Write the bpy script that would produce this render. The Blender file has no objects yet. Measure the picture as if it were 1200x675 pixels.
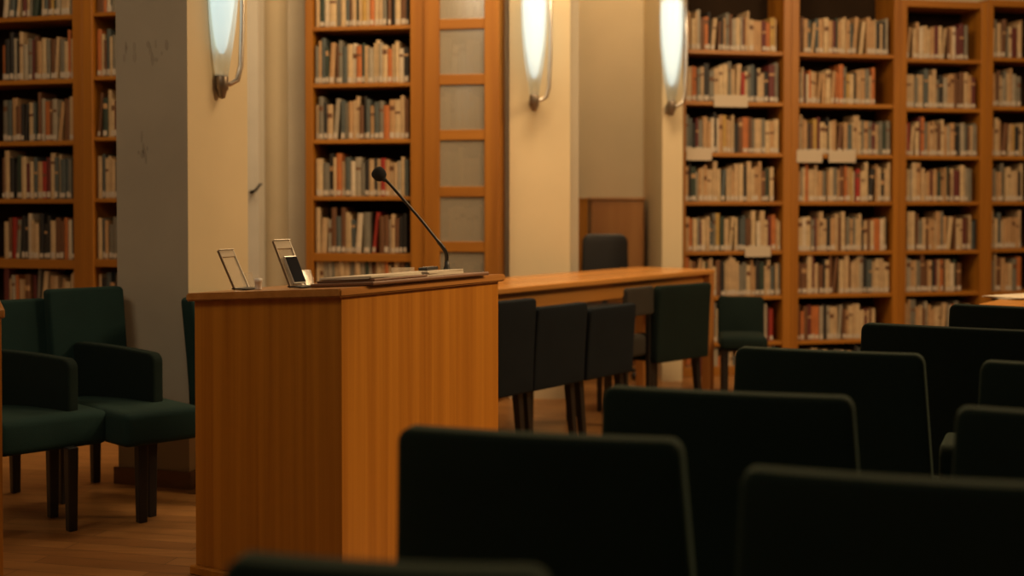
import bpy, bmesh, math, random
from mathutils import Vector, Matrix
random.seed(11)
PI = math.pi
COL = bpy.context.scene.collection

# ------------------------------------------------------------------ camera
F = 1500.0; HOR = 237.0; EYE = 1.25; PITCH = math.radians(1.2)
SV = math.tan(PITCH) - (337.5-HOR)/F
cd = bpy.data.cameras.new('camera'); cam = bpy.data.objects.new('camera', cd); COL.objects.link(cam)
cam.location = (0, 0, EYE); cam.rotation_euler = (PI/2-PITCH, 0, 0)
cd.sensor_width = 36; cd.lens = F*36/1200; cd.shift_y = SV*F/1200
cd.clip_end = 60
cd.dof.use_dof = True; cd.dof.focus_distance = 4.45; cd.dof.aperture_fstop = 1.75
bpy.context.scene.camera = cam

def ray(x, y):
    u = (x-600)/F; v = (337.5-y)/F + SV
    return Vector((u, v*math.sin(PITCH)+math.cos(PITCH), v*math.cos(PITCH)-math.sin(PITCH)))
def at_z(x, y, z):
    d = ray(x, y); t = (z-EYE)/d.z
    return Vector((d.x*t, d.y*t, z))
def at_D(x, y, D):
    d = ray(x, y); t = D/d.y
    return Vector((d.x*t, D, EYE+d.z*t))
def z_at(y, D):
    return at_D(600, y, D).z

# ------------------------------------------------------------------ materials
def srgb(h):
    c = [int(h[i:i+2], 16)/255 for i in (0, 2, 4)]
    return tuple(((v+.055)/1.055)**2.4 if v > .04045 else v/12.92 for v in c) + (1,)
def base(name):
    m = bpy.data.materials.new(name); m.use_nodes = True
    nt = m.node_tree; b = nt.nodes['Principled BSDF']
    return m, nt, b
def plain(name, col, rough=.6, metal=0, bump=0, bscale=80, var=.12, vscale=6, sheen=0, spec=.5):
    m, nt, b = base(name)
    b.inputs['Specular IOR Level'].default_value = spec
    N = nt.nodes; L = nt.links
    tc = N.new('ShaderNodeTexCoord'); no = N.new('ShaderNodeTexNoise'); no.inputs['Scale'].default_value = vscale
    no.inputs['Detail'].default_value = 5
    L.new(tc.outputs['Object'], no.inputs['Vector'])
    r = N.new('ShaderNodeValToRGB')
    r.color_ramp.elements[0].position = .3; r.color_ramp.elements[1].position = .75
    r.color_ramp.elements[0].color = tuple(c*(1-var) for c in col[:3])+(1,)
    r.color_ramp.elements[1].color = tuple(min(1, c*(1+var)) for c in col[:3])+(1,)
    L.new(no.outputs['Fac'], r.inputs['Fac']); L.new(r.outputs['Color'], b.inputs['Base Color'])
    b.inputs['Roughness'].default_value = rough; b.inputs['Metallic'].default_value = metal
    if sheen:
        b.inputs['Sheen Weight'].default_value = sheen; b.inputs['Sheen Roughness'].default_value = .45
        b.inputs['Sheen Tint'].default_value = (.6, .9, .62, 1)
    if bump:
        n2 = N.new('ShaderNodeTexNoise'); n2.inputs['Scale'].default_value = bscale; n2.inputs['Detail'].default_value = 4
        L.new(tc.outputs['Object'], n2.inputs['Vector'])
        bp = N.new('ShaderNodeBump'); bp.inputs['Strength'].default_value = bump; bp.inputs['Distance'].default_value = .003
        L.new(n2.outputs['Fac'], bp.inputs['Height']); L.new(bp.outputs['Normal'], b.inputs['Normal'])
    return m
def wood(name, c1, c2, axis='z', rough=.38, freq=26, knots=True):
    m, nt, b = base(name); N = nt.nodes; L = nt.links
    tc = N.new('ShaderNodeTexCoord'); mp = N.new('ShaderNodeMapping')
    s = {'x': (.6, freq, freq), 'y': (freq, .6, freq), 'z': (freq, freq, .6)}[axis]
    mp.inputs['Scale'].default_value = s
    L.new(tc.outputs['Object'], mp.inputs['Vector'])
    n1 = N.new('ShaderNodeTexNoise'); n1.inputs['Scale'].default_value = 1; n1.inputs['Detail'].default_value = 6
    n1.inputs['Distortion'].default_value = .6
    L.new(mp.outputs['Vector'], n1.inputs['Vector'])
    # broad staves
    mp2 = N.new('ShaderNodeMapping'); s2 = tuple(v*.32 if v > 1 else v*.3 for v in s); mp2.inputs['Scale'].default_value = s2
    L.new(tc.outputs['Object'], mp2.inputs['Vector'])
    n2 = N.new('ShaderNodeTexNoise'); n2.inputs['Scale'].default_value = 1; n2.inputs['Detail'].default_value = 2
    L.new(mp2.outputs['Vector'], n2.inputs['Vector'])
    mx = N.new('ShaderNodeMath'); mx.operation = 'MULTIPLY_ADD'; mx.inputs[1].default_value = .5
    L.new(n1.outputs['Fac'], mx.inputs[0])
    m3 = N.new('ShaderNodeMath'); m3.operation = 'MULTIPLY'; m3.inputs[1].default_value = .5
    L.new(n2.outputs['Fac'], m3.inputs[0]); L.new(m3.outputs[0], mx.inputs[2])
    r = N.new('ShaderNodeValToRGB'); e = r.color_ramp.elements
    e[0].position = .36; e[0].color = c2; e[1].position = .62; e[1].color = c1
    L.new(mx.outputs[0], r.inputs['Fac'])
    L.new(r.outputs['Color'], b.inputs['Base Color'])
    b.inputs['Roughness'].default_value = rough
    bp = N.new('ShaderNodeBump'); bp.inputs['Strength'].default_value = .12; bp.inputs['Distance'].default_value = .002
    L.new(n1.outputs['Fac'], bp.inputs['Height']); L.new(bp.outputs['Normal'], b.inputs['Normal'])
    return m

M = {}
M['lect'] = wood('lectern_wood', (.42, .165, .016, 1), (.30, .105, .008, 1), 'z', .36, 46)
M['lect_top'] = wood('lectern_top_wood', (.42, .19, .05, 1), (.28, .11, .02, 1), 'x', .3)
M['case_v'] = wood('bookcase_wood_upright', (.37, .15, .014, 1), (.24, .085, .006, 1), 'z', .45, 16)
M['case_h'] = wood('bookcase_wood_shelf', (.37, .15, .014, 1), (.26, .094, .007, 1), 'x', .45, 16)
M['case_back'] = plain('bookcase_back_shade', (.022, .013, .007, 1), .9, spec=.1)  # near-black colour holds the shade inside the shelf compartments
M['table'] = wood('table_wood', (.54, .25, .06, 1), (.42, .17, .035, 1), 'x', .25, 14)
M['table_v'] = wood('table_leg_wood', (.45, .2, .05, 1), (.34, .13, .03, 1), 'z', .35, 18)
M['cab'] = wood('cabinet_wood', (.4, .19, .06, 1), (.28, .11, .03, 1), 'z', .45, 10)
M['fabric'] = plain('green_upholstery', (.0065, .0165, .0125, 1), .9, bump=.35, bscale=260, sheen=.13, spec=.2)
M['fabric_dk'] = plain('dark_green_upholstery', (.006, .013, .011, 1), .95, bump=.35, bscale=260, sheen=.03, spec=.15)
M['fabric2'] = plain('teal_upholstery', (.010, .030, .027, 1), .9, bump=.35, bscale=260, sheen=.03, spec=.2)
M['fabric_gr'] = plain('charcoal_upholstery', (.009, .013, .017, 1), .95, bump=.35, bscale=260, sheen=.0, spec=.15)
M['fabric_tp'] = plain('taupe_upholstery', (.035, .03, .024, 1), .9, bump=.3, bscale=260, sheen=.03, spec=.2)
M['leg'] = plain('black_lacquer_leg', (.008, .008, .008, 1), .4)
M['blackp'] = plain('black_plastic', (.012, .012, .013, 1), .45)
M['foam'] = plain('black_foam', (.008, .008, .009, 1), .95, bump=.6, bscale=400)
M['metal'] = plain('brushed_metal', (.55, .5, .44, 1), .32, 1)
M['darkmetal'] = plain('dark_metal', (.035, .032, .03, 1), .3, .7)
M['bronze'] = plain('aged_grey_metal', (.25, .2, .15, 1), .4, .8)
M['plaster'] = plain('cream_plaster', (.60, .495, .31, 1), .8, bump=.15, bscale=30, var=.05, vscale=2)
M['plaster_g'] = plain('grey_shade_plaster', (.40, .355, .27, 1), .75, bump=.2, bscale=30, var=.08, vscale=2.5)  # darker than the cream; shade of the left pier's front is in this colour
M['plaster_w'] = plain('beige_wall_plaster', (.50, .42, .285, 1), .85, bump=.15, bscale=30, var=.06, vscale=2)
M['pale'] = plain('pale_grey_paint', (.5, .47, .4, 1), .6, var=.05)
M['ceil'] = plain('ceiling_paint', (.55, .48, .38, 1), .9)
M['skirt'] = wood('skirting_wood', (.24, .12, .05, 1), (.16, .08, .03, 1), 'x', .5)
M['paper'] = plain('white_paper', (.56, .49, .38, 1), .8, var=.04)
M['card'] = plain('shelf_card', (.5, .42, .31, 1), .7, var=.04)
M['label'] = plain('spine_label', (.5, .44, .36, 1), .7, var=.06)
M['pages'] = plain('book_pages', (.42, .32, .18, 1), .9, var=.1, vscale=40)
M['leather'] = plain('brown_portfolio', (.16, .07, .03, 1), .5)
M['white'] = plain('white_plastic', (.75, .72, .66, 1), .4, var=.03)
M['screen'] = plain('phone_glass', (.008, .012, .018, 1), .08)
M['silver'] = plain('silver_phone_case', (.62, .58, .5, 1), .3, .6)

def floor_mat():
    m, nt, b = base('parquet_floor'); N = nt.nodes; L = nt.links
    tc = N.new('ShaderNodeTexCoord'); mp = N.new('ShaderNodeMapping'); mp.inputs['Rotation'].default_value = (0, 0, .25)
    L.new(tc.outputs['Object'], mp.inputs['Vector'])
    br = N.new('ShaderNodeTexBrick'); br.inputs['Scale'].default_value = 1
    br.inputs['Brick Width'].default_value = .9; br.inputs['Row Height'].default_value = .09; br.inputs['Mortar Size'].default_value = .0015
    br.inputs['Color1'].default_value = (.35, .165, .05, 1); br.inputs['Color2'].default_value = (.26, .115, .034, 1); br.inputs['Mortar'].default_value = (.06, .03, .012, 1)
    L.new(mp.outputs['Vector'], br.inputs['Vector'])
    mp2 = N.new('ShaderNodeMapping'); mp2.inputs['Scale'].default_value = (1.5, 30, 1); mp2.inputs['Rotation'].default_value = (0, 0, .25)
    L.new(tc.outputs['Object'], mp2.inputs['Vector'])
    no = N.new('ShaderNodeTexNoise'); no.inputs['Scale'].default_value = 1; no.inputs['Detail'].default_value = 6
    L.new(mp2.outputs['Vector'], no.inputs['Vector'])
    mx = N.new('ShaderNodeMix'); mx.data_type = 'RGBA'; mx.blend_type = 'OVERLAY'; mx.inputs['Factor'].default_value = .5
    L.new(br.outputs['Color'], mx.inputs['A']); L.new(no.outputs['Fac'], mx.inputs['B'])
    L.new(mx.outputs['Result'], b.inputs['Base Color'])
    b.inputs['Roughness'].default_value = .34
    return m
M['floor'] = floor_mat()

def emis(name, col, s):
    m, nt, b = base(name)
    b.inputs['Base Color'].default_value = (.8, .8, .8, 1)
    b.inputs['Emission Color'].default_value = col; b.inputs['Emission Strength'].default_value = s
    return m
M['lamp'] = emis('lit_lamp_tube', (.68, .92, .97, 1), .88)
def frosted():
    m, nt, b = base('frosted_glass'); N = nt.nodes; L = nt.links
    out = N['Material Output']
    tr = N.new('ShaderNodeBsdfTranslucent'); tr.inputs['Color'].default_value = (.85, .9, .85, 1)
    tp = N.new('ShaderNodeBsdfTransparent'); tp.inputs['Color'].default_value = (.95, .97, .95, 1)
    gl = N.new('ShaderNodeBsdfGlossy'); gl.inputs['Roughness'].default_value = .2
    a = N.new('ShaderNodeMixShader'); a.inputs[0].default_value = .45
    L.new(tr.outputs[0], a.inputs[1]); L.new(tp.outputs[0], a.inputs[2])
    c = N.new('ShaderNodeMixShader'); c.inputs[0].default_value = .06
    L.new(a.outputs[0], c.inputs[1]); L.new(gl.outputs[0], c.inputs[2]); L.new(c.outputs[0], out.inputs[0])
    return m
M['frost'] = frosted()
def hazy():
    m, nt, b = base('hazy_cabinet_glass'); N = nt.nodes; L = nt.links
    out = N['Material Output']
    df = N.new('ShaderNodeBsdfDiffuse'); df.inputs['Color'].default_value = (.46, .41, .32, 1)
    tp = N.new('ShaderNodeBsdfTransparent'); tp.inputs['Color'].default_value = (.85, .85, .82, 1)
    gl = N.new('ShaderNodeBsdfGlossy'); gl.inputs['Roughness'].default_value = .15
    a = N.new('ShaderNodeMixShader'); a.inputs[0].default_value = .58
    L.new(df.outputs[0], a.inputs[1]); L.new(tp.outputs[0], a.inputs[2])
    c = N.new('ShaderNodeMixShader'); c.inputs[0].default_value = .08
    L.new(a.outputs[0], c.inputs[1]); L.new(gl.outputs[0], c.inputs[2]); L.new(c.outputs[0], out.inputs[0])
    return m
M['haze'] = hazy()
def acrylic():
    m, nt, b = base('clear_acrylic'); N = nt.nodes; L = nt.links
    out = N['Material Output']
    df = N.new('ShaderNodeBsdfDiffuse'); df.inputs['Color'].default_value = (.7, .62, .48, 1)
    tp = N.new('ShaderNodeBsdfTransparent')
    gl = N.new('ShaderNodeBsdfGlossy'); gl.inputs['Roughness'].default_value = .05
    a = N.new('ShaderNodeMixShader'); a.inputs[0].default_value = .72
    L.new(df.outputs[0], a.inputs[1]); L.new(tp.outputs[0], a.inputs[2])
    c = N.new('ShaderNodeMixShader'); c.inputs[0].default_value = .1
    L.new(a.outputs[0], c.inputs[1]); L.new(gl.outputs[0], c.inputs[2]); L.new(c.outputs[0], out.inputs[0])
    return m
M['acrylic'] = acrylic()

# ------------------------------------------------------------------ object helpers
def link_mesh(name, bm, mats, parent=None, smooth=False):
    me = bpy.data.meshes.new(name)
    bmesh.ops.recalc_face_normals(bm, faces=bm.faces)
    bm.to_mesh(me); bm.free()
    for m in (mats if isinstance(mats, (list, tuple)) else [mats]): me.materials.append(m)
    if smooth:
        for p in me.polygons: p.use_smooth = True
    o = bpy.data.objects.new(name, me); COL.objects.link(o)
    if parent: o.parent = parent
    return o
def tag(o, label=None, cat=None, group=None, kind=None):
    if label: o['label'] = label
    if cat: o['category'] = cat
    if group: o['group'] = group
    if kind: o['kind'] = kind
    return o
def thing(name, loc, rz, label, cat, group=None):
    o = bpy.data.objects.new(name, None); COL.objects.link(o)
    o.empty_display_size = .1
    o.location = loc; o.rotation_euler = (0, 0, rz)
    return tag(o, label, cat, group)
def struct(name, bm, mat, label=None, smooth=False):
    o = link_mesh(name, bm, mat, smooth=smooth); return tag(o, label, None, None, 'structure')
def addbox(bm, x0, x1, y0, y1, z0, z1, mi=0, bev=0):
    vs = [bm.verts.new((x, y, z)) for z in (z0, z1) for y in (y0, y1) for x in (x0, x1)]
    fs = []
    for idx in ((0, 2, 3, 1), (4, 5, 7, 6), (0, 1, 5, 4), (2, 6, 7, 3), (0, 4, 6, 2), (1, 3, 7, 5)):
        f = bm.faces.new([vs[i] for i in idx]); f.material_index = mi; fs.append(f)
    if bev:
        es = list({e for f in fs for e in f.edges})
        r = bmesh.ops.bevel(bm, geom=es, offset=bev, segments=2, profile=.5, affect='EDGES')
        for f in r['faces']: f.material_index = mi
    return vs
def boxobj(name, x0, x1, y0, y1, z0, z1, mat, parent=None, bev=.003):
    bm = bmesh.new(); addbox(bm, x0, x1, y0, y1, z0, z1, 0, bev)
    return link_mesh(name, bm, mat, parent)
def prism(bm, pts, z0, z1, mi=0):
    z0 = z0 if hasattr(z0, '__len__') else [z0]*len(pts)
    z1 = z1 if hasattr(z1, '__len__') else [z1]*len(pts)
    a = [bm.verts.new((p[0], p[1], z)) for p, z in zip(pts, z0)]
    b = [bm.verts.new((p[0], p[1], z)) for p, z in zip(pts, z1)]
    n = len(pts); fs = [bm.faces.new(a[::-1]), bm.faces.new(b)]
    for i in range(n):
        fs.append(bm.faces.new((a[i], a[(i+1) % n], b[(i+1) % n], b[i])))
    for f in fs: f.material_index = mi
    return fs
def tube(bm, pts, rad, seg=12, mi=0, cap=True):
    pts = [Vector(p) for p in pts]; n = len(pts)
    rad = rad if hasattr(rad, '__len__') else [rad]*n
    rings = []; up = None
    for i, p in enumerate(pts):
        t = (pts[min(i+1, n-1)]-pts[max(i-1, 0)]).normalized()
        if up is None: up = t.orthogonal().normalized()
        up = (up - t*up.dot(t)).normalized(); s = t.cross(up)
        rings.append([bm.verts.new(p + (up*math.cos(a)+s*math.sin(a))*rad[i]) for a in [2*PI*k/seg for k in range(seg)]])
    for i in range(n-1):
        for k in range(seg):
            f = bm.faces.new((rings[i][k], rings[i][(k+1) % seg], rings[i+1][(k+1) % seg], rings[i+1][k])); f.material_index = mi
    if cap:
        bm.faces.new(rings[0][::-1]).material_index = mi; bm.faces.new(rings[-1]).material_index = mi
def lathe(bm, prof, c=(0, 0, 0), seg=20, mi=0, sx=1, sy=1):
    rings = []
    for r, z in prof:
        rings.append([bm.verts.new((c[0]+r*sx*math.cos(2*PI*k/seg), c[1]+r*sy*math.sin(2*PI*k/seg), c[2]+z)) for k in range(seg)])
    for i in range(len(rings)-1):
        for k in range(seg):
            f = bm.faces.new((rings[i][k], rings[i][(k+1) % seg], rings[i+1][(k+1) % seg], rings[i+1][k])); f.material_index = mi
    bm.faces.new(rings[0][::-1]).material_index = mi; bm.faces.new(rings[-1]).material_index = mi

# upholstered pad in the local xz plane (width x, height z, thickness y)
def pad_bm(w, z0, z1, t, rtop=.026, rbot=.012, rim=.012, taper=0., curve=0., lean=0., thick_bot=0., zslope=0., y0=0.):
    bm = bmesh.new()
    addbox(bm, -w/2, w/2, -t/2, t/2, z0, z1)
    def sel(fn): return [e for e in bm.edges if fn(e)]
    isy = lambda e: abs(e.verts[0].co.x-e.verts[1].co.x) < 1e-6 and abs(e.verts[0].co.z-e.verts[1].co.z) < 1e-6
    top = sel(lambda e: isy(e) and e.verts[0].co.z > (z0+z1)/2); 
    if rtop: bmesh.ops.bevel(bm, geom=top, offset=rtop, segments=5, profile=.5, affect='EDGES')
    bot = sel(lambda e: isy(e) and abs(e.verts[0].co.z-z0) < 1e-6)
    if rbot: bmesh.ops.bevel(bm, geom=bot, offset=rbot, segments=2, profile=.5, affect='EDGES')
    rimE = [e for e in bm.edges if abs(abs(e.verts[0].co.y)-t/2) < 1e-6 and abs(e.verts[0].co.y-e.verts[1].co.y) < 1e-6]
    bmesh.ops.bevel(bm, geom=rimE, offset=rim, segments=4, profile=.5, affect='EDGES')
    for i in range(1, 12):
        x = -w/2+w*i/12
        bmesh.ops.bisect_plane(bm, geom=bm.verts[:]+bm.edges[:]+bm.faces[:], plane_co=(x, 0, 0), plane_no=(1, 0, 0))
    for i in range(1, 6):
        z = z0+(z1-z0)*i/6
        bmesh.ops.bisect_plane(bm, geom=bm.verts[:]+bm.edges[:]+bm.faces[:], plane_co=(0, 0, z), plane_no=(0, 0, 1))
    for v in bm.verts:
        k = (v.co.z-z0)/(z1-z0); u = v.co.x/(w/2)
        yy = v.co.y*(1+thick_bot*(1-k))
        yy += -curve*(1-u*u)*(.3+.7*k) - lean*max(k, 0)**1.3 + y0
        zz = v.co.z - zslope*(u+1)/2*k
        v.co = Vector((v.co.x*(1-taper*k), yy, zz))
    return bm
def cushion_bm(w, d, z0, z1, cy=0, r=.028):
    bm = bmesh.new(); addbox(bm, -w/2, w/2, cy-d/2, cy+d/2, z0, z1)
    bmesh.ops.bevel(bm, geom=bm.edges[:], offset=r, segments=4, profile=.5, affect='EDGES')
    for i in range(1, 8):
        bmesh.ops.bisect_plane(bm, geom=bm.verts[:]+bm.edges[:]+bm.faces[:], plane_co=(-w/2+w*i/8, 0, 0), plane_no=(1, 0, 0))
        bmesh.ops.bisect_plane(bm, geom=bm.verts[:]+bm.edges[:]+bm.faces[:], plane_co=(0, cy-d/2+d*i/8, 0), plane_no=(0, 1, 0))
    for v in bm.verts:
        if v.co.z > (z0+z1)/2:
            v.co.z += .012*max(0, 1-(2*v.co.x/w)**2)*max(0, 1-(2*(v.co.y-cy)/d)**2)
    return bm
def leg_bm(x, y, ztop, wt=.042, wb=.034, dx=0, dy=0):
    bm = bmesh.new()
    a = [bm.verts.new((x+dx+sx*wb/2, y+dy+sy*wb/2, 0)) for sx, sy in ((-1, -1), (1, -1), (1, 1), (-1, 1))]
    b = [bm.verts.new((x+sx*wt/2, y+sy*wt/2, ztop)) for sx, sy in ((-1, -1), (1, -1), (1, 1), (-1, 1))]
    bm.faces.new(a[::-1]); bm.faces.new(b)
    for i in range(4): bm.faces.new((a[i], a[(i+1) % 4], b[(i+1) % 4], b[i]))
    bmesh.ops.bevel(bm, geom=bm.edges[:], offset=.004, segments=2, profile=.5, affect='EDGES')
    return bm

def chair(TL, TR, ztop, label, group=None, mat='fabric', w=None, seat_z=.44, arm=None, low=False, name='upholstered_chair',
          legs=None, zbot=.30, depth=.47, lean=.07, taper=.13, arms=(), seatmat=None, curve=.018, pts=None, zslope=0, rtop=.026, seat_ext=0, armmat=None, arm_in=-.024, arm_len=.40, arm_top=.61, arm_pts=None):
    """TL, TR: the back panel's top corners (pixel) as seen from behind (left, right of a chair facing +y local)"""
    if pts: P1, P2 = (Vector((p[0], p[1], ztop)) for p in pts)
    else: P1, P2 = at_z(TL[0], TL[1], ztop), at_z(TR[0], TR[1], ztop)
    r = P2-P1; r.z = 0; ww = r.length; r.normalize(); f = Vector((-r.y, r.x, 0))
    mid = (P1+P2)/2; w = w or ww/(1-taper)
    t = .06
    org = mid + f*(depth/2+lean+.01); org.z = 0
    rz = math.atan2(r.y, r.x)
    T = thing(name, org, rz, label, 'chair', group)
    yb = -depth/2-.005
    link_mesh('backrest', pad_bm(w, zbot, ztop, t, taper=taper, curve=curve, lean=lean, thick_bot=.15, y0=yb, zslope=zslope, rtop=rtop), M[mat], T, True)
    sb = cushion_bm(w*.985+seat_ext, depth-.01, zbot+.005, seat_z, .02)
    for v in sb.verts: v.co.x += seat_ext/2
    link_mesh('seat', sb, M[seatmat or mat], T, True)
    for s in arms:
        al = arm_len
        bm = pad_bm(al, seat_z-.12 if arm_in < 0 else seat_z-.01, arm_top, .055, rtop=.04, rim=.014)
        for v in bm.verts:
            x, y, z = v.co
            v.co = Vector((s*(w/2-arm_in)+y, x+yb+al/2+.03, z - (.03*(x+al/2)/al if z > seat_z else 0)))
        link_mesh('armrest', bm, M[armmat or mat], T, True)
    if arm_pts:      # an armrest given by its rear and front end on the floor plan
        Mi = Matrix.Translation(org) @ Matrix.Rotation(rz, 4, 'Z'); Mi.invert()
        ra, fa = (Mi @ Vector((p[0], p[1], 0)) for p in arm_pts)
        dv = fa-ra; al = dv.length; dv.normalize(); nv = Vector((-dv.y, dv.x, 0))
        bm = pad_bm(al, seat_z-.012, arm_top, .055, rtop=.035, rim=.012)
        for v in bm.verts:
            x, y, z = v.co; k = (x+al/2)/al
            q = ra + dv*(x+al/2) + nv*y
            v.co = Vector((q.x, q.y, z - (.022*k*k if z > seat_z+.05 else 0)))
        link_mesh('armrest', bm, M[armmat or mat], T, True)
    if legs is None:
        lx, ly = w/2-.035, depth/2-.04
        legs_l = [(-lx, -ly, -.0, -.03), (lx, -ly, 0, -.03), (-lx, ly, 0, 0), (lx, ly, 0, 0)]
    else:
        Mi = Matrix.Translation(org) @ Matrix.Rotation(rz, 4, 'Z'); Mi.invert()
        legs_l = []
        for p in legs:
            q = Mi @ at_z(p[0], p[1], 0); legs_l.append((q.x, q.y, 0, 0))
    for x, y, dx, dy in legs_l:
        link_mesh('leg', leg_bm(x, y, zbot+.02, dx=dx, dy=dy), M['leg'], T)
    return T

# ------------------------------------------------------------------ room shell
X0, X1, Y0, Y1, ZC = -5.6, 7.6, -2.5, 12.0, 4.2
bm = bmesh.new(); addbox(bm, X0, X1, Y0, Y1, -.1, 0); struct('floor', bm, M['floor'])
bm = bmesh.new(); addbox(bm, X0, X1, Y0, Y1, ZC, ZC+.1); struct('ceiling', bm, M['ceil'])
bm = bmesh.new(); addbox(bm, X0-.1, X0, Y0, Y1, 0, ZC); struct('wall_left', bm, M['plaster_w'])
bm = bmesh.new(); addbox(bm, X1, X1+.1, Y0, Y1, 0, ZC); struct('wall_right', bm, M['plaster_w'])
bm = bmesh.new(); addbox(bm, X0, X1, Y1, Y1+.1, 0, ZC); struct('wall_back', bm, M['plaster_w'])
bm = bmesh.new(); addbox(bm, X0, X1, Y0-.1, Y0, 0, ZC); struct('wall_front', bm, M['plaster_w'])

def wallseg(name, a, b, th, mat, z0=0, z1=ZC):
    a = Vector((a[0], a[1], 0)); b = Vector((b[0], b[1], 0)); d = (b-a).normalized(); n = Vector((-d.y, d.x, 0))*th
    bm = bmesh.new(); prism(bm, [a, b, b+n, a+n], z0, z1); return struct(name, bm, mat)

# left pier: front face's shade put into grey plaster, lit side in cream
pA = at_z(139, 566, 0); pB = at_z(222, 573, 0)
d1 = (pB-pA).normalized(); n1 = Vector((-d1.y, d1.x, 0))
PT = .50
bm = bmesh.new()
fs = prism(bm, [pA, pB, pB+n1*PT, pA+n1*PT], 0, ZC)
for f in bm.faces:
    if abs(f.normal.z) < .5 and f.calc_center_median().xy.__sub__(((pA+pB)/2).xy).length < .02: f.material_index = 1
o = link_mesh('wall_pier', bm, [M['plaster'], M['plaster_g']]); tag(o, 'front pier with shaded grey face and cream side behind the lectern', None, None, 'structure')
# skirting
bm = bmesh.new()
k = .015
prism(bm, [pA-n1*k-d1*k, pB-n1*k+d1*k, pB-n1*0+d1*k*0, pA], 0, .075)
prism(bm, [pB-n1*k+d1*k, pB+n1*PT+d1*k, pB+n1*PT, pB], 0, .075)
struct('baseboard_pier', bm, M['skirt'])
# worn marks on the grey face of the pier (faint scuffs)
# (built into the plaster as thin flakes)
bm = bmesh.new()
rs = random.Random(4)
for cx, cy, n in ((152, 65, 5), (180, 60, 6), (166, 170, 4), (190, 62, 3), (172, 178, 3)):
    for i in range(n):
        px = cx+rs.uniform(-7, 7); py = cy+rs.uniform(-12, 12)
        d = ray(px, py); nn = -n1; t = (pA-Vector((0, 0, EYE))).dot(nn)/d.dot(nn)
        q = Vector((0, 0, EYE))+d*t; s = rs.uniform(.004, .011); hgt = rs.uniform(.008, .03)
        m0 = len(bm.verts)
        pts = [q+d1*s*math.cos(a)+Vector((0, 0, hgt*math.sin(a))) for a in [k2*PI/4+rs.uniform(-.2, .2) for k2 in range(8)]]
        a_ = [bm.verts.new(p_) for p_ in pts]; b_ = [bm.verts.new(p_+nn*.0012) for p_ in pts]
        bm.faces.new(b_)
        for j in range(8): bm.faces.new((a_[j], a_[(j+1) % 8], b_[(j+1) % 8], b_[j]))
M['scuff'] = plain('scuffed_plaster', (.34, .30, .23, 1), .9)
struct('trim_1', bm, M['scuff'], 'small scuffed patches on the grey pier face')

# wall between left pier and middle bookcase
wl = at_D(270, 237, 8.45); wr = at_D(362, 237, 8.45)
wallseg('wall_alcove', (wl.x-.5, 8.55), (wr.x+.03, 8.40), .12, M['plaster_w'])
# pale door frame strip with a black lever handle beside the pier
s0 = at_D(288, 237, 8.2); s1 = at_D(303, 237, 8.2)
bm = bmesh.new(); addbox(bm, s0.x-.06, s1.x, 8.2, 8.42, 0, ZC); struct('trim_2', bm, M['pale'])
s2 = at_D(338, 237, 8.36); s3 = at_D(358, 237, 8.36)
bm = bmesh.new(); addbox(bm, s2.x, s3.x, 8.36, 8.40, 0, ZC); struct('trim_3', bm, M['plaster_g'])
hk = at_D(296, 225, 8.2)
T = thing('lever_handle', (hk.x, 8.2, hk.z), 0, 'black lever handle on the pale strip beside the cream pier', 'handle')
bm = bmesh.new(); tube(bm, [(0, 0, 0), (0, -.04, 0)], .012); link_mesh('spindle', bm, M['blackp'], T, True)
bm = bmesh.new(); tube(bm, [(-.01, -.045, -.005), (.03, -.05, .01), (.055, -.05, .045), (.07, -.05, .05)], [.009, .009, .008, .007]); link_mesh('lever', bm, M['blackp'], T, True)

# middle pier (with pilaster) and right pier
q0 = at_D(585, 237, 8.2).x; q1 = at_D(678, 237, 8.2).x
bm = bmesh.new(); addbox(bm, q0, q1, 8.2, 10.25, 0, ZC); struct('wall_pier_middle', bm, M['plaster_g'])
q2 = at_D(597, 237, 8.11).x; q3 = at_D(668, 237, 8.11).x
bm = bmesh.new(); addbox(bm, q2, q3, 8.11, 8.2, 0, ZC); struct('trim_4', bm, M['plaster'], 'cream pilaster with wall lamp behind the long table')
q4 = at_D(776, 237, 8.92).x; q5 = at_D(800, 237, 8.92).x
bm = bmesh.new(); addbox(bm, q4, q5, 8.92, 10.25, 0, ZC); struct('wall_pier_right', bm, M['plaster'])
bm = bmesh.new(); addbox(bm, q1-.02, q4+.02, 10.2, 10.35, 0, ZC); struct('wall_recess', bm, M['plaster_w'])

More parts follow.
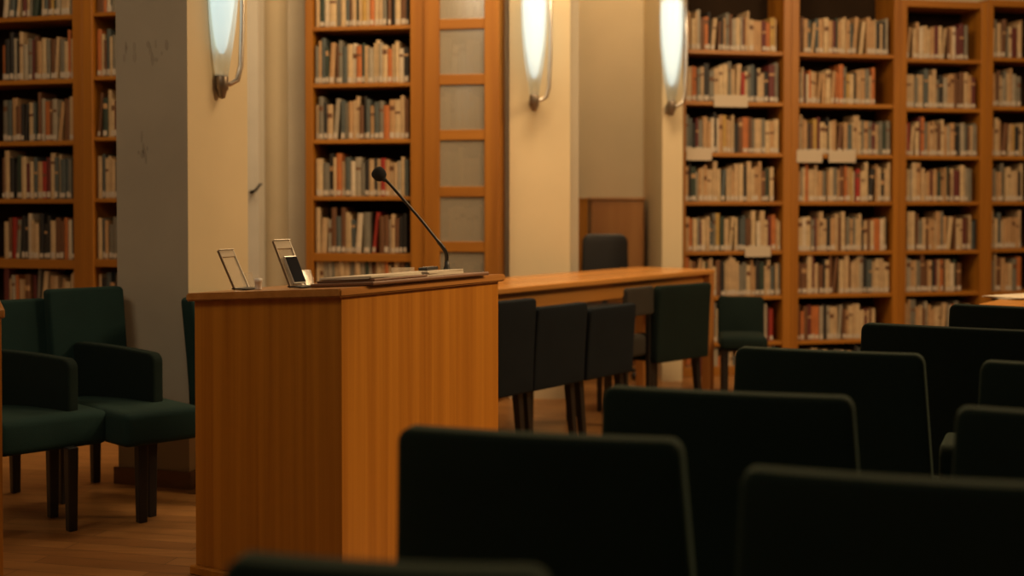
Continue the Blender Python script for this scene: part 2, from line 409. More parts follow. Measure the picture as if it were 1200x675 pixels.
# ------------------------------------------------------------------ wall lamps
def sconce(px, D, ybot, rz, label, sc=1.0):
    p = at_D(px, ybot, D)
    T = thing('wall_lamp', p, rz, label, 'wall lamp', 'wall lamps on the piers')
    # local: -y points out of the wall, z up, origin at the bottom knob
    bm = bmesh.new(); lathe(bm, [(.0, -.035), (.014, -.03), (.02, -.01), (.022, 0), (.03, .01), (.03, .06), (.026, .075)], seg=16)
    link_mesh('socket', bm, M['bronze'], T, True)
    bm = bmesh.new(); lathe(bm, [(.028, .065), (.036, .12), (.05, .2), (.066, .32), (.078, .46), (.082, .6), (.08, .78), (.076, .8)], seg=28)
    bm.faces.ensure_lookup_table()
    link_mesh('glass_shade', bm, M['frost'], T, True)
    bm = bmesh.new(); lathe(bm, [(.010, .17), (.024, .2), (.038, .27), (.054, .37), (.065, .48), (.07, .6), (.068, .74), (.03, .77)], seg=24)
    link_mesh('lamp_tube', bm, M['lamp'], T, True)
    bm = bmesh.new(); tube(bm, [(.0, .0, .03), (.04, .005, .035), (.075, .01, .055), (.092, .012, .12), (.1, .012, .3), (.102, .012, .5), (.1, .012, .8)], .012, 10)
    link_mesh('side_rod', bm, M['metal'], T, True)
    bm = bmesh.new(); addbox(bm, -.03, .03, .02, .135, .0, .05, 0, .006)
    link_mesh('wall_bracket', bm, M['bronze'], T)
    return T
c1 = pB + n1*.27; ang = math.atan2(n1.y, n1.x)     # lit face runs along n1, outward normal = d1
pl = c1 + d1*.13
pxl = 600 + F*pl.x/pl.y
sconce(260, pl.y, 107, ang-.7, 'glowing wall lamp on the cream side of the left pier')
sconce(626, 7.97, 124, 0, 'glowing wall lamp on the middle pier behind the table')
sconce(787, 8.78, 130, 0, 'glowing wall lamp beside the right bookcases')

# ------------------------------------------------------------------ books
CV = [('cream', (.62, .50, .33)), ('tan', (.5, .33, .18)), ('beige', (.55, .42, .27)), ('brown', (.16, .075, .035)), ('grey', (.20, .20, .18)),
      ('blue-grey', (.09, .12, .135)), ('black', (.02, .02, .022)), ('orange', (.5, .17, .05)), ('red', (.36, .03, .02)), ('dark green', (.03, .055, .045)),
      ('maroon', (.13, .025, .025)), ('white', (.68, .62, .52)), ('pale grey', (.38, .36, .31)), ('yellow', (.5, .34, .1))]
WT = [17, 12, 16, 9, 7, 6, 7, 6, 2.5, 3, 4, 6, 6, 2]
CM = [plain('book_cloth_'+n.replace(' ', '_').replace('-', '_'), (c[0]*.8, c[1]*.74, c[2]*.64, 1), .6, var=.15, vscale=20) for n, c in CV]
BOOKS = []
def book_into(bm, t, d, h, ci, mats_off, lab, band, mx=None):
    c = .0025; n0 = len(bm.verts)
    def tr(p): return mx @ Vector(p) if mx else Vector(p)
    def pr(pts, z0, z1, mi):
        a = [bm.verts.new(tr((p[0], p[1], z0))) for p in pts]; b = [bm.verts.new(tr((p[0], p[1], z1))) for p in pts]; n = len(pts)
        for f in [bm.faces.new(a[::-1]), bm.faces.new(b)] + [bm.faces.new((a[i], a[(i+1) % n], b[(i+1) % n], b[i])) for i in range(n)]:
            f.material_index = mi
    pr([(0, d), (0, .004), (.22*t, .0008), (.5*t, 0), (.78*t, .0008), (t, .004), (t, d), (t-c, d), (t-c, .006), (c, .006), (c, d)], 0, h, mats_off[0])
    pr([(c, .006), (t-c, .006), (t-c, d-.004), (c, d-.004)], .003, h-.004, mats_off[1])
    if lab: pr([(.08*t, .002), (.12*t, -.0012), (.88*t, -.0012), (.92*t, .002)], .008, .008+lab, mats_off[2])
    if band: pr([(.0, .0042), (.2*t, -.0004), (.8*t, -.0004), (t, .0042)], h*(.58+.2*((t*1e4)%1)), h*(.58+.2*((t*1e4)%1))+band*.5, mats_off[3])

ORD = ['first', 'second', 'third', 'fourth', 'fifth', 'sixth', 'seventh', 'eighth', 'ninth', 'tenth', 'eleventh', 'twelfth', 'thirteenth', 'fourteenth', 'fifteenth',
       'sixteenth', 'seventeenth', 'eighteenth', 'nineteenth', 'twentieth'] + ['twenty-'+s for s in ('first', 'second', 'third', 'fourth', 'fifth', 'sixth', 'seventh', 'eighth', 'ninth')] + ['thirtieth'] + ['thirty-'+s for s in ('first', 'second', 'third', 'fourth', 'fifth', 'sixth', 'seventh', 'eighth', 'ninth')]

class Frame:   # bookcase local frame: origin o, x along the front, y into the wall
    def __init__(s, o, dirv):
        s.o = Vector((o[0], o[1], 0)); s.d = Vector((dirv[0], dirv[1], 0)).normalized(); s.n = Vector((-s.d.y, s.d.x, 0))
        s.rz = math.atan2(s.d.y, s.d.x)
    def u(s, px, inset=0):   # local x where the pixel column meets the front plane
        d = ray(px, HOR); o = s.o+s.n*inset
        t = o.dot(s.n)/d.dot(s.n); return (Vector((d.x*t, d.y*t, 0))-s.o).dot(s.d)
    def D(s, u): return (s.o+s.d*u).y
    def z(s, u, y): return z_at(y, s.D(u))
    def mat(s): return Matrix.Translation(s.o) @ Matrix.Rotation(s.rz, 4, 'Z')

def fill(fr, u0, u1, z, hmax, case, row, end=1.0, hm=.22, depth=.15, prio=0, umin=None, pal=None, tmin=.014, tmax=.036, rnd=random):
    """books standing on a shelf, spine to the front, in case-local coordinates"""
    u = u0+.006; n = 0; stop = u0+(u1-u0)*end-.01
    while u < stop-.012:
        t = rnd.uniform(tmin, tmax)*(1.5 if rnd.random() < .07 else 1)
        if u+t > stop: t = stop-u
        if t < .009: break
        h = min(hmax-.02, hm*rnd.choice((.86, .9, .93, .95, .97, 1, 1, 1.02, 1.05, 1.1, 1.17)))
        ci = rnd.choices(range(len(CV)), WT if pal is None else pal)[0]
        lean = 0
        if rnd.random() < .05 and stop-u > .1: lean = rnd.uniform(.05, .12)
        n += 1
        BOOKS.append(dict(fr=fr, u=u, y=.028+rnd.uniform(-.006, .012), z=z, t=t, h=h, d=depth-rnd.uniform(0, .02), ci=ci, lean=lean, n=n, row=row, case=case, prio=prio,
                          lab=rnd.choice((0, .026, .03, .034, .034, .03)), band=rnd.choice((0, 0, 0, 0, 0, .03, .06)) if t > .018 else 0))
        u += t + .0012 + (math.sin(lean)*h*1.02 if lean else 0)
        if rnd.random() < .02: u += .01

def bookcase(fr, u0, u1, sides, zs, ztop, depth, label, shelf_t, name='bookcase', sl=.05, sr=.05, thick_rows=()):
    T = thing(name, fr.o+fr.d*u0, fr.rz, label, 'bookcase')
    W = u1-u0
    boxobj('side_panel', 0, sl, 0, depth, 0, ztop, M['case_v'], T)
    boxobj('side_panel', W-sr, W, 0, depth, 0, ztop, M['case_v'], T)
    boxobj('back_panel', sl, W-sr, depth-.012, depth, 0, ztop, M['case_back'], T, 0)
    for i, z in enumerate(zs):
        th = shelf_t*(2 if i in thick_rows else 1)
        boxobj('shelf', sl+.0005, W-sr-.0005, .012, depth-.013, z-th, z, M['case_h'], T, .002)
    boxobj('top_panel', sl+.0005, W-sr-.0005, .005, depth-.013, ztop-.05, ztop, M['case_h'], T)
    boxobj('plinth', sl+.0005, W-sr-.0005, .03, .05, 0, .07, M['case_h'], T)
    return T

# left bookcases
LW = [14, 10, 10, 13, 10, 9, 13, 8, 2, 5, 4, 6, 5, 1]
fL = Frame(at_D(0, 237, 7.62), (1, -.28))
def zrow(fr, u, ys): return [fr.z(u, y) for y in ys]
uA = fL.u(-60); uB = fL.u(97.5)
zsL = zrow(fL, fL.u(45), (18.5, 93, 165, 233, 304, 372, 440))
bookcase(fL, uA, uB, 0, zsL, 3.1, .3, 'tall wooden bookcase at the far left, left of the grey pier', .027, sr=fL.u(97.5)-fL.u(86), thick_rows=(4,))
rnd = random.Random(5)
for i, z in enumerate(zsL[:5]):
    fill(fL, fL.u(-1), fL.u(86), z, (zsL[i-1]-z) if i else .5, 'left bookcase', i, 1 if i != 3 else .97, hm=.245, depth=.18, pal=LW, rnd=rnd, prio=0)
fill(fL, fL.u(-1), fL.u(86), zsL[5], .31, 'left bookcase', 5, 1, hm=.245, depth=.18, pal=LW, rnd=rnd)
uC = fL.u(97.6); uD = fL.u(190)
zsN = zrow(fL, fL.u(120), (14, 89, 160.5, 232.5, 304, 372, 440))
bookcase(fL, uC, uD, 0, zsN, 3.1, .3, 'narrowly visible wooden bookcase right beside the grey pier', .022, sl=fL.u(109)-uC, thick_rows=(4,))
for i, z in enumerate(zsN[:6]):
    fill(fL, fL.u(110), fL.u(143, .03), z, (zsN[i-1]-z) if i else .5, 'bookcase beside the grey pier', i, 1, hm=.235, depth=.18, pal=LW, rnd=rnd)
wallseg('wall_behind_left', tuple((fL.o+fL.d*(uA-.1)+fL.n*.31).xy), tuple((fL.o+fL.d*(uD+.02)+fL.n*.31).xy), .12, M['plaster_w'])

# middle bookcase + glazed cabinet
fM = Frame(at_D(358, 237, 8.25), (1, -.19))
m0 = 0; m1 = fM.u(497)
zsM = zrow(fM, fM.u(423), (30, 97, 163, 230, 297, 350, 415))
bookcase(fM, 0, m1, 0, zsM, 3.1, .33, 'tall wooden bookcase in the middle behind the microphone', .026, sl=fM.u(366.5), sr=m1-fM.u(481), thick_rows=(4,))
MW = [14, 10, 12, 10, 11, 9, 10, 7, .8, 5, 2, 8, 8, 1]
rnd = random.Random(17)
for i, z in enumerate(zsM[:6]):
    fill(fM, fM.u(367.5), fM.u(481, .03), z, (zsM[i-1]-z) if i else .5, 'middle bookcase', i, (1, 1, 1, 1, .98, 1)[i], hm=.25, depth=.2, pal=MW, rnd=rnd)
g0 = m1+.001; g1 = fM.u(585)
T = thing('glazed_cabinet', fM.o+fM.d*g0, fM.rz, 'tall wooden cabinet with hazy glass panes beside the middle bookcase', 'cabinet')
W = g1-g0; gl0 = fM.u(515.5)-g0; gl1 = fM.u(568)-g0
boxobj('side_panel', 0, .03, 0.02, .33, 0, 3.1, M['case_v'], T)
boxobj('side_panel', W-.03, W, 0.02, .33, 0, 3.1, M['case_v'], T)
boxobj('back_panel', .03, W-.03, .31, .33, 0, 3.1, M['case_back'], T, 0)
dr = link_mesh('door', (lambda b: (addbox(b, 0.0, gl0, -.012, .018, .02, 3.09, 0, .004), addbox(b, gl1, W, -.012, .018, .02, 3.09, 0, .004), b)[-1])(bmesh.new()), M['case_v'], T)
zr = [fM.z(fM.u(540), y) for y in (22, 87, 152, 218.5, 283, 350)]
for z in zr:
    boxobj('door_rail', gl0+.0005, gl1-.0005, -.008, .016, z-.065, z, M['case_h'], dr, .003)
for i, z in enumerate(zr):
    zt = zr[i-1]-.065 if i else 2.9
    boxobj('glass_pane', gl0+.001, gl1-.001, .002, .006, z+.0005, zt-.0005, M['haze'], dr, 0)
    boxobj('shelf', .031, W-.031, .02, .305, z-.045, z-.02, M['case_h'], T)
rnd = random.Random(3)
for i, z in enumerate(zr[:6]):
    fill(fM, fM.u(513), fM.u(566, .05), z-.02, .3, 'glazed cabinet', i, 1, hm=.23, depth=.16, pal=[12, 3, 10, 0, 3, 1, 0, 0, 0, 0, 0, 8, 14, 0], rnd=rnd, tmin=.025, tmax=.05, prio=2)
wallseg('wall_behind_middle', tuple((fM.o+fM.n*.34-fM.d*.02).xy), tuple((fM.o+fM.d*(g1-.03)+fM.n*.34).xy), .12, M['plaster_w'])

# right wall of bookcases
fR = Frame(at_D(800, 237, 9.10), (1, .22))
SH = {0: (59, 119, 179, 236, 294, 347, 401, 452), 1: (62.5, 121.5, 181, 236, 294, 344, 398, 451), 2: (69, 126.5, 182.5, 236, 293, 342, 396, 447), 3: (68, 125, 183, 236, 291, 341, 394, 445)}
EDGE = [800.5, 927, 1054.5, 1156, 1262]
INN = [(803.5, 918), (936, 1047), (1062, 1149), (1163, 1255)]
TOPY = [-60, -60, 1, 1]
LBL = ['wooden bookcase bay directly right of the right wall lamp', 'wooden bookcase bay between the two nearest thick uprights, second from the wall lamp',
       'narrower wooden bookcase bay with a visible top board, third from the wall lamp', 'wooden bookcase bay cut off by the right edge of the photo']
RW = [18, 19, 18, 12, 9, 5, 8, 3.5, .5, 2, 4, 2, 6, 1.5]
rnd = random.Random(23)
ENDF = {(0, 0): .96, (0, 3): .93, (1, 1): .83, (1, 6): .86, (2, 0): .86, (2, 3): .93, (2, 1): .97, (2, 5): .8, (1, 0): .97, (0, 1): .99}
RB = []
for b in range(4):
    e0, e1 = fR.u(EDGE[b]), fR.u(EDGE[b+1]); i0, i1 = fR.u(INN[b][0]), fR.u(INN[b][1])
    um = (e0+e1)/2; zs = [fR.z(um, y) for y in SH[b]]; zt = fR.z(um, TOPY[b])
    RB.append((um, zs))
    bookcase(fR, e0+.0005, e1-.0005, 0, zs, zt if b > 1 else 3.1, .3, LBL[b], .028, sl=i0-e0, sr=e1-i1)
    for i, z in enumerate(zs[:8]):
        fill(fR, i0+.002, min(fR.u(1203), i1-.002) if b == 3 else i1-.002, z, (zs[i-1]-z) if i else .45, 'right bay %d' % b, i, ENDF.get((b, i), rnd.choice((1, 1, .97, .95, .93))),
             hm=.245, depth=.19, pal=RW, rnd=rnd, prio=5)
# pilaster strips in front of the shared uprights
for k in (1, 2, 3):
    a, c = fR.u(INN[k-1][1]+1.5), fR.u(INN[k][0]-1.5)
wallseg('wall_behind_right', tuple((fR.o+fR.n*.31-fR.d*.0).xy), tuple((fR.o+fR.d*(fR.u(1270))+fR.n*.31).xy), .12, M['plaster_w'])

# instantiate books: the 300 that show largest are things, the others one object
for b in BOOKS:
    b['key'] = b['prio']*100 + b['fr'].D(b['u'])
BOOKS.sort(key=lambda b: b['key'])
IND, REST = BOOKS[:300], BOOKS[300:]
CW = {'left bookcase': 'far-left bookcase', 'bookcase beside the grey pier': 'bookcase beside the grey pier', 'middle bookcase': 'middle bookcase', 'glazed cabinet': 'glazed cabinet'}
for b in IND:
    bm = bmesh.new(); book_into(bm, b['t'], b['d'], b['h'], b['ci'], (0, 1, 2, 3), b['lab'], b['band'])
    o = link_mesh('book', bm, [CM[b['ci']], M['pages'], M['label'], CM[1 if b['ci'] in (3, 6, 9, 10, 5) else 3]])
    mx = b['fr'].mat() @ Matrix.Translation((b['u'], b['y'], b['z']+.0006)) @ Matrix.Rotation(b['lean'], 4, 'Y')
    if b['lean']: mx = mx @ Matrix.Translation((0, 0, 0)); mx.translation.z += math.sin(b['lean'])*b['t']
    o.matrix_world = mx
    siz = 'tall' if b['h'] > .262 else 'short' if b['h'] < .222 else 'medium-high'
    tag(o, '%s %s book, %s from left on %s shelf down, %s' % (siz, CV[b['ci']][0], ORD[b['n']-1], ORD[b['row']], CW[b['case']]), 'book', 'books on the shelves of the %s' % CW[b['case']])
bm = bmesh.new()
mats = CM + [M['pages'], M['label']]
for b in REST:
    mx = b['fr'].mat() @ Matrix.Translation((b['u'], b['y'], b['z']+.0006)) @ Matrix.Rotation(b['lean'], 4, 'Y')
    if b['lean']: mx.translation.z += math.sin(b['lean'])*b['t']
    book_into(bm, b['t'], b['d'], b['h'], b['ci'], (b['ci'], len(CM), len(CM)+1, 1 if b['ci'] in (3, 6, 9, 10, 5) else 3), b['lab'], b['band'], mx)
o = link_mesh('books', bm, mats)
tag(o, 'hundreds of cream, tan and dark books filling the shelves of the right bookcases', 'books', None, 'stuff')

# shelf cards on the right bookcases
def shelf_card(px0, px1, y0, y1, bay, label):
    u0, u1 = fR.u(px0), fR.u(px1); D = fR.D((u0+u1)/2)
    za, zb = z_at(y1, D), z_at(y0, D)
    T = thing('shelf_label_card', fR.o+fR.d*((u0+u1)/2)+fR.n*.004+Vector((0, 0, za)), fR.rz, label, 'label', 'white label cards on the shelf edges')
    w = (u1-u0)/2; h = zb-za
    bm = bmesh.new(); addbox(bm, -w, w, -.012, -.008, 0, h, 0, .001); link_mesh('card', bm, M['card'], T)
    bm = bmesh.new(); addbox(bm, -w*.9, w*.9, -.008, .006, h*.45, h*.7, 0, .001); link_mesh('clip', bm, M['white'], T)
shelf_card(836, 875.5, 111.5, 125.5, 0, 'white card on the second shelf of the bay next to the wall lamp')
shelf_card(804, 833.5, 173.5, 188, 0, 'white card on the third shelf, close to the right wall lamp')
shelf_card(933, 963, 176, 190.5, 1, 'white card on the third shelf, left of a pair of cards')
shelf_card(970.5, 1002, 176.5, 190.5, 1, 'white card on the third shelf, right of a pair of cards')
shelf_card(873, 903, 288.5, 301, 0, 'white card on the fifth shelf, lowest of the cards')

# ------------------------------------------------------------------ lectern
zN = .985; 
PN = at_z(400, 337.5, zN); PR = at_z(584, 321, zN)
PL = at_z(229.5, 672, 0)
# keep it rectangular: project PL on the perpendicular of the right face
ex = (PR-PN); ex.z = 0; LW_ = ex.length; ex.normalize(); ey = Vector((-ex.y, ex.x, 0))
v = PL-PN; v.z = 0
LD = v.length; evec = v.normalized()
rzl = math.atan2(ex.y, ex.x)
T_lect = thing('lectern', Vector((PN.x, PN.y, 0)), rzl, 'large wooden lectern with a microphone standing on its top', 'lectern')
q = Vector((v.dot(ex), v.dot(ey)))      # local position of the left corner
print('LECTERN', PN, PR, PL, 'w', LW_, 'q', q)
A = (0, 0); Bp = (LW_, 0); Dp = (q.x, q.y); Cp = (LW_+q.x, q.y)
zA, zB, zD, zCc = .958, .958, .918, .918
bt = .02
def lpan(name, a, b, za, zb, inn, mat=M['lect']):
    a = Vector((a[0], a[1], 0)); b = Vector((b[0], b[1], 0)); d = (b-a).normalized(); n = Vector((-d.y, d.x, 0))*inn
    bm = bmesh.new(); prism(bm, [a, b, b+n, a+n], .03, [za, zb, zb, za])
    bmesh.ops.bevel(bm, geom=bm.edges[:], offset=.0015, segments=1, affect='EDGES')
    return link_mesh(name, bm, mat, T_lect)
# front (audience) panel A-B, side D-A, side B-C ; open at the speaker's side D-C with shelves
lpan('front_panel', A, Bp, zA, zB, .02)
lpan('side_panel', Dp, A, zD, zA, .02)
lpan('side_panel', Bp, Cp, zB, zCc, .02)
def inset(pts, k):
    c = sum((Vector(p) for p in pts), Vector((0, 0)))/len(pts); return [tuple(Vector(p)+(Vector(p)-c).normalized()*k) for p in pts]
quad = [A, Bp, Cp, Dp]
bm = bmesh.new(); prism(bm, inset(quad, -.04), .5, .52); link_mesh('shelf', bm, M['lect_top'], T_lect)
bm = bmesh.new(); prism(bm, inset(quad, .022), 0, .03); bmesh.ops.bevel(bm, geom=bm.edges[:], offset=.004, segments=1, affect='EDGES'); link_mesh('plinth', bm, M['lect'], T_lect)
bm = bmesh.new(); o4 = inset(quad, .03)
prism(bm, o4, [zA, zB, zCc, zD], [zA+.027, zB+.027, zCc+.027, zD+.027]); bmesh.ops.bevel(bm, geom=bm.edges[:], offset=.005, segments=2, affect='EDGES')
link_mesh('top_board', bm, M['lect_top'], T_lect)
ML = Matrix.Translation((PN.x, PN.y, 0)) @ Matrix.Rotation(rzl, 4, 'Z'); MLi = ML.inverted()
# plane of the board's upper face (world)
P_a = ML @ Vector((A[0], A[1], zA+.027)); P_b = ML @ Vector((Bp[0], Bp[1], zB+.027)); P_d = ML @ Vector((Dp[0], Dp[1], zD+.027))
TN = (P_b-P_a).cross(P_d-P_a).normalized()
if TN.z < 0: TN = -TN
def on_top(x, y):      # point where the pixel meets the board's upper face
    d = ray(x, y); e = Vector((0, 0, EYE)); t = (P_a-e).dot(TN)/d.dot(TN); return e+d*t
def top_z(X, Y): return P_a.z - (TN.x*(X-P_a.x)+TN.y*(Y-P_a.y))/TN.z
def col_on(px, u=None, w=None):   # board point in a pixel column, on the line u = const or w = const
    best = None
    for i in range(401):
        k_ = i/400; p = ltop(u, k_) if w is None else ltop(k_, w)
        e_ = abs(600+F*p.x/(p.y*math.cos(PITCH)-(p.z-EYE)*math.sin(PITCH))-px)
        if best is None or e_ < best[0]: best = (e_, p)
    return best[1]
def ltop(u, w):        # board coordinates: u 0..1 along the front edge, w 0..1 towards the speaker
    p = P_a+(P_b-P_a)*u+(P_d-P_a)*w; return p
# orientation of things that lie on the board
def lying(name, p, rz, label, cat, lift=0.0005):
    o = thing(name, p+TN*lift, 0, label, cat)
    X = Vector((math.cos(rz), math.sin(rz), 0)); X = (X-TN*X.dot(TN)).normalized(); Yv = TN.cross(X)
    o.rotation_euler = Matrix((X, Yv, TN)).transposed().to_euler(); return o
# portfolio and papers
pc = ltop(.50, .15)
Tp = lying('portfolio', pc, rzl, 'open brown portfolio lying on the lectern top', 'folder')
boxobj('cover', -.34, .34, -.13, .13, 0, .012, M['leather'], Tp, .004)
boxobj('pocket', -.32, -.03, -.12, .12, .0125, .02, M['leather'], Tp, .003)
def sheets(name, c, rz, w, h, t, n, label, cat, lift):
    o = lying(name, c, rz, label, cat, lift)
    rs = random.Random(n*7)
    for i in range(n):
        a = rs.uniform(-.05, .05)
        bm = bmesh.new(); addbox(bm, -w/2, w/2, -h/2, h/2, i*t, (i+.9)*t)
        bmesh.ops.rotate(bm, verts=bm.verts, matrix=Matrix.Rotation(a, 3, 'Z'))
        for v_ in bm.verts: v_.co.z += .0
        link_mesh('sheet', bm, M['paper'], o)
    return o
sheets('paper_stack', ltop(.30, .15), rzl, .28, .21, .003, 3, 'loose white papers on the left half of the portfolio', 'papers', .0215)
sheets('notepad', ltop(.64, .16), rzl, .21, .19, .004, 4, 'thick white notepad near the microphone on the portfolio', 'notepad', .0135)
o = lying('remote_control', ltop(.66, .15), rzl+.2, 'small black remote lying on the notepad', 'remote', .031)
boxobj('body', -.05, .05, -.018, .018, 0, .012, M['blackp'], o, .004)
boxobj('button_strip', -.03, .03, -.008, .008, .0122, .0135, M['silver'], o, .0005)
o = lying('document_wedge', ltop(.80, .45), rzl, 'clear acrylic wedge standing behind the microphone foot', 'document holder', .0005)
bm = bmesh.new()
prism(bm, [(-.09, 0), (.05, 0), (.05, .004), (-.09, .004)], 0, [.045, .0405, .0405, .045])
link_mesh('front_plate', bm, M['acrylic'], o)
bm = bmesh.new(); addbox(bm, -.09, .05, .005, .06, 0, .003); link_mesh('base_plate', bm, M['acrylic'], o)

# microphone
mb = col_on(523.5, w=.16)
Tm = thing('gooseneck_microphone', mb+Vector((0, 0, .0135)), 0, 'black gooseneck microphone rising from the lectern top', 'microphone')
bm = bmesh.new(); lathe(bm, [(.014, 0), (.016, .004), (.014, .012), (.009, .03), (.008, .048)], seg=20); link_mesh('base', bm, M['blackp'], Tm, True)
Dm = mb.y
pp = [(523.5, 306), (523, 298), (519, 290), (508, 276), (492, 256), (472, 233), (456, 215), (449, 209)]
Dend = Dm + .0
pts = []
for i, p in enumerate(pp):
    w_ = at_D(p[0], p[1], Dm + (i/7)*-.06); pts.append(w_-mb-Vector((0, 0, .0135)))
# smooth the path
fine = []
for i in range(len(pts)-1):
    p0 = pts[max(i-1, 0)]; p1 = pts[i]; p2 = pts[i+1]; p3 = pts[min(i+2, len(pts)-1)]
    for k_ in range(6):
        t = k_/6; fine.append(.5*((2*p1)+(-p0+p2)*t+(2*p0-5*p1+4*p2-p3)*t*t+(-p0+3*p1-3*p2+p3)*t**3))
fine.append(pts[-1])
bm = bmesh.new(); tube(bm, fine, [.0075 if i < 16 else .0055 for i in range(len(fine))], 12); link_mesh('gooseneck', bm, M['darkmetal'], Tm, True)
h0 = pts[-1]; hd = (pts[-1]-pts[-3]).normalized()
bm = bmesh.new(); tube(bm, [h0-hd*.012, h0+hd*.004], .0085, 14); link_mesh('collar', bm, M['blackp'], Tm, True)
bm = bmesh.new(); L_ = .05
prof = [(0, .01), (.1, .018), (.3, .0235), (.5, .0255), (.7, .025), (.86, .021), (.95, .014), (1, .005)]
tube(bm, [h0+hd*(a*L_-.004) for a, r_ in prof], [r_ for a, r_ in prof], 22); link_mesh('foam_windscreen', bm, M['foam'], Tm, True)

# acrylic stands + phone
def stand(p, rz, h, lean, label, phone=False, wood_=False):
    o = thing('phone_stand' if phone else 'card_stand', p+Vector((0, 0, .0045)), rz, label, 'stand')
    def slab(name, y0, y1, s0, s1, hw, mat):   # slab in the leaning plane
        bm = bmesh.new(); addbox(bm, -hw, hw, y0, y1, s0, s1, 0, .001)
        bmesh.ops.rotate(bm, verts=bm.verts, matrix=Matrix.Rotation(lean, 3, 'X')); return link_mesh(name, bm, mat, o)
    slab('back_plate', .0, .004, 0, h*.8, .034, M['acrylic'])
    slab('head_plate', -.002, .005, h*.82, h*.985, .034, M['card'])
    slab('top_edge', -.008, .006, h*.985, h, .038, M['silver'])
    for s_ in (-1, 1):
        bm = bmesh.new(); addbox(bm, s_*.036-.002, s_*.036+.002, -.003, .006, 0, h*.984, 0, .001)
        bmesh.ops.rotate(bm, verts=bm.verts, matrix=Matrix.Rotation(lean, 3, 'X')); link_mesh('side_rail', bm, M['silver' if s_ > 0 else 'bronze'], o)
    bm = bmesh.new(); addbox(bm, -.04, .04, -.05, .012, 0, .005, 0, .001); link_mesh('foot', bm, M['blackp'], o)
    return o
a0 = col_on(284, u=.13); stand(a0, math.radians(62), .150, -math.radians(29), 'empty clear stand at the left end of the lectern top')
a1 = col_on(350, u=.13); st = stand(a1, math.radians(55), .172, -math.radians(28), 'clear stand holding up a dark mobile phone', True)
ph = thing('mobile_phone', a1+Vector((0, 0, .0045)), math.radians(55), 'dark mobile phone leaning in the clear stand on the lectern', 'phone')
for nm, a_, mat in (('case', (-.029, .029, -.014, -.0045, .007, .108), M['silver']), ('screen', (-.026, .026, -.0158, -.0142, .011, .104), M['screen'])):
    bm = bmesh.new(); addbox(bm, *a_, 0, .0006 if nm == 'screen' else .003)
    bmesh.ops.rotate(bm, verts=bm.verts, matrix=Matrix.Rotation(-math.radians(28), 3, 'X')); link_mesh(nm, bm, mat, ph)
a2 = col_on(303, u=.12)
o = thing('white_cap', a2+Vector((0, 0, .0015)), 0, 'tiny white bottle cap between the two stands on the lectern', 'cap')
bm = bmesh.new(); lathe(bm, [(.011, 0), (.0115, .002), (.0115, .024), (.0135, .025), (.0135, .034), (.012, .036)], seg=24); link_mesh('shell', bm, M['white'], o, True)
bm = bmesh.new(); lathe(bm, [(.009, .0362), (.009, .0375)], seg=20); link_mesh('lid', bm, M['white'], o, True)
for (x_, y_, rz_, lb) in ((294, 334, 62, 'small clear acrylic plate left of the white cap'), (362, 333, 55, 'small clear acrylic plate between the phone and the papers')):
    p_ = col_on(x_, u=.2); o = thing('acrylic_plate', p_+Vector((0, 0, .003)), math.radians(rz_), lb, 'plate', 'small clear plates on the lectern')
    bm = bmesh.new(); addbox(bm, -.03, .03, 0, .004, 0, .058, 0, .001); bmesh.ops.rotate(bm, verts=bm.verts, matrix=Matrix.Rotation(-.35, 3, 'X')); link_mesh('plate', bm, M['acrylic'], o)
    bm = bmesh.new(); addbox(bm, -.03, .03, -.02, .012, 0, .003, 0, .0006); link_mesh('foot', bm, M['acrylic'], o)

# ------------------------------------------------------------------ long table
zt = .82
t0 = at_z(560, 340.5, zt); t1 = at_z(838, 315.5, zt)
dt = (t1-t0); dt.z = 0; TL_ = dt.length; dt.normalize(); nt_ = Vector((-dt.y, dt.x, 0))
Tt = thing('long_table', Vector((t0.x, t0.y, 0)), math.atan2(dt.y, dt.x), 'long light wooden table behind the lectern with chairs along it', 'table')
TW = .56; print('TABLE', t0, t1, TL_)
boxobj('tabletop', -.35, TL_, 0, TW, zt-.03, zt, M['table'], Tt, .006)
boxobj('apron', -.28, TL_-.06, .05, .075, zt-.125, zt-.0305, M['table'], Tt)
boxobj('apron', -.28, TL_-.06, TW-.075, TW-.05, zt-.125, zt-.0305, M['table'], Tt)
for (a, b_) in ((TL_-.065, .002), (TL_-.065, TW-.067), (-.33, .02), (-.33, TW-.08)):
    boxobj('leg', a, a+.06, b_, b_+.06, 0, zt-.0305, M['table_v'], Tt)

# ------------------------------------------------------------------ chairs around the table
def on_line(px, off):      # pixel column met with a line parallel to the table's near edge, off metres in front of it
    d = ray(px, HOR); o = Vector((t0.x, t0.y, 0)) - nt_*off
    t = o.dot(nt_)/d.dot(nt_); return Vector((d.x*t, d.y*t, 0))
TCH = [(565, 625, 352, .16, 'charcoal low chair half hidden behind the right edge of the lectern', 'fabric_gr'),
       (627, 685, 357, .16, 'charcoal low chair at the table, second from the lectern', 'fabric_gr'),
       (689, 742, 358, .16, 'charcoal low chair in the middle of the near table side', 'fabric_gr'),
       (771, 828, 333, .10, 'dark green low chair at the table end beside its corner leg', 'fabric_dk')]
for pa, pb, py, off, lb, m_ in TCH:
    a = on_line(pa, off); b_ = on_line(pb, off)
    if pa == 771: b_ = a + Vector((.7, .71, 0))*.5
    z_ = z_at(py, (a.y+b_.y)/2)
    print('TCH', a, b_, z_, (a-b_).length)
    chair(None, None, z_, lb, 'chairs along the near side of the long table', pts=[(a.x, a.y), (b_.x, b_.y)], mat=m_, w=(a-b_).length*1.03, lean=.03, taper=.02, depth=.40, seat_z=.43, zbot=.31, curve=.008)
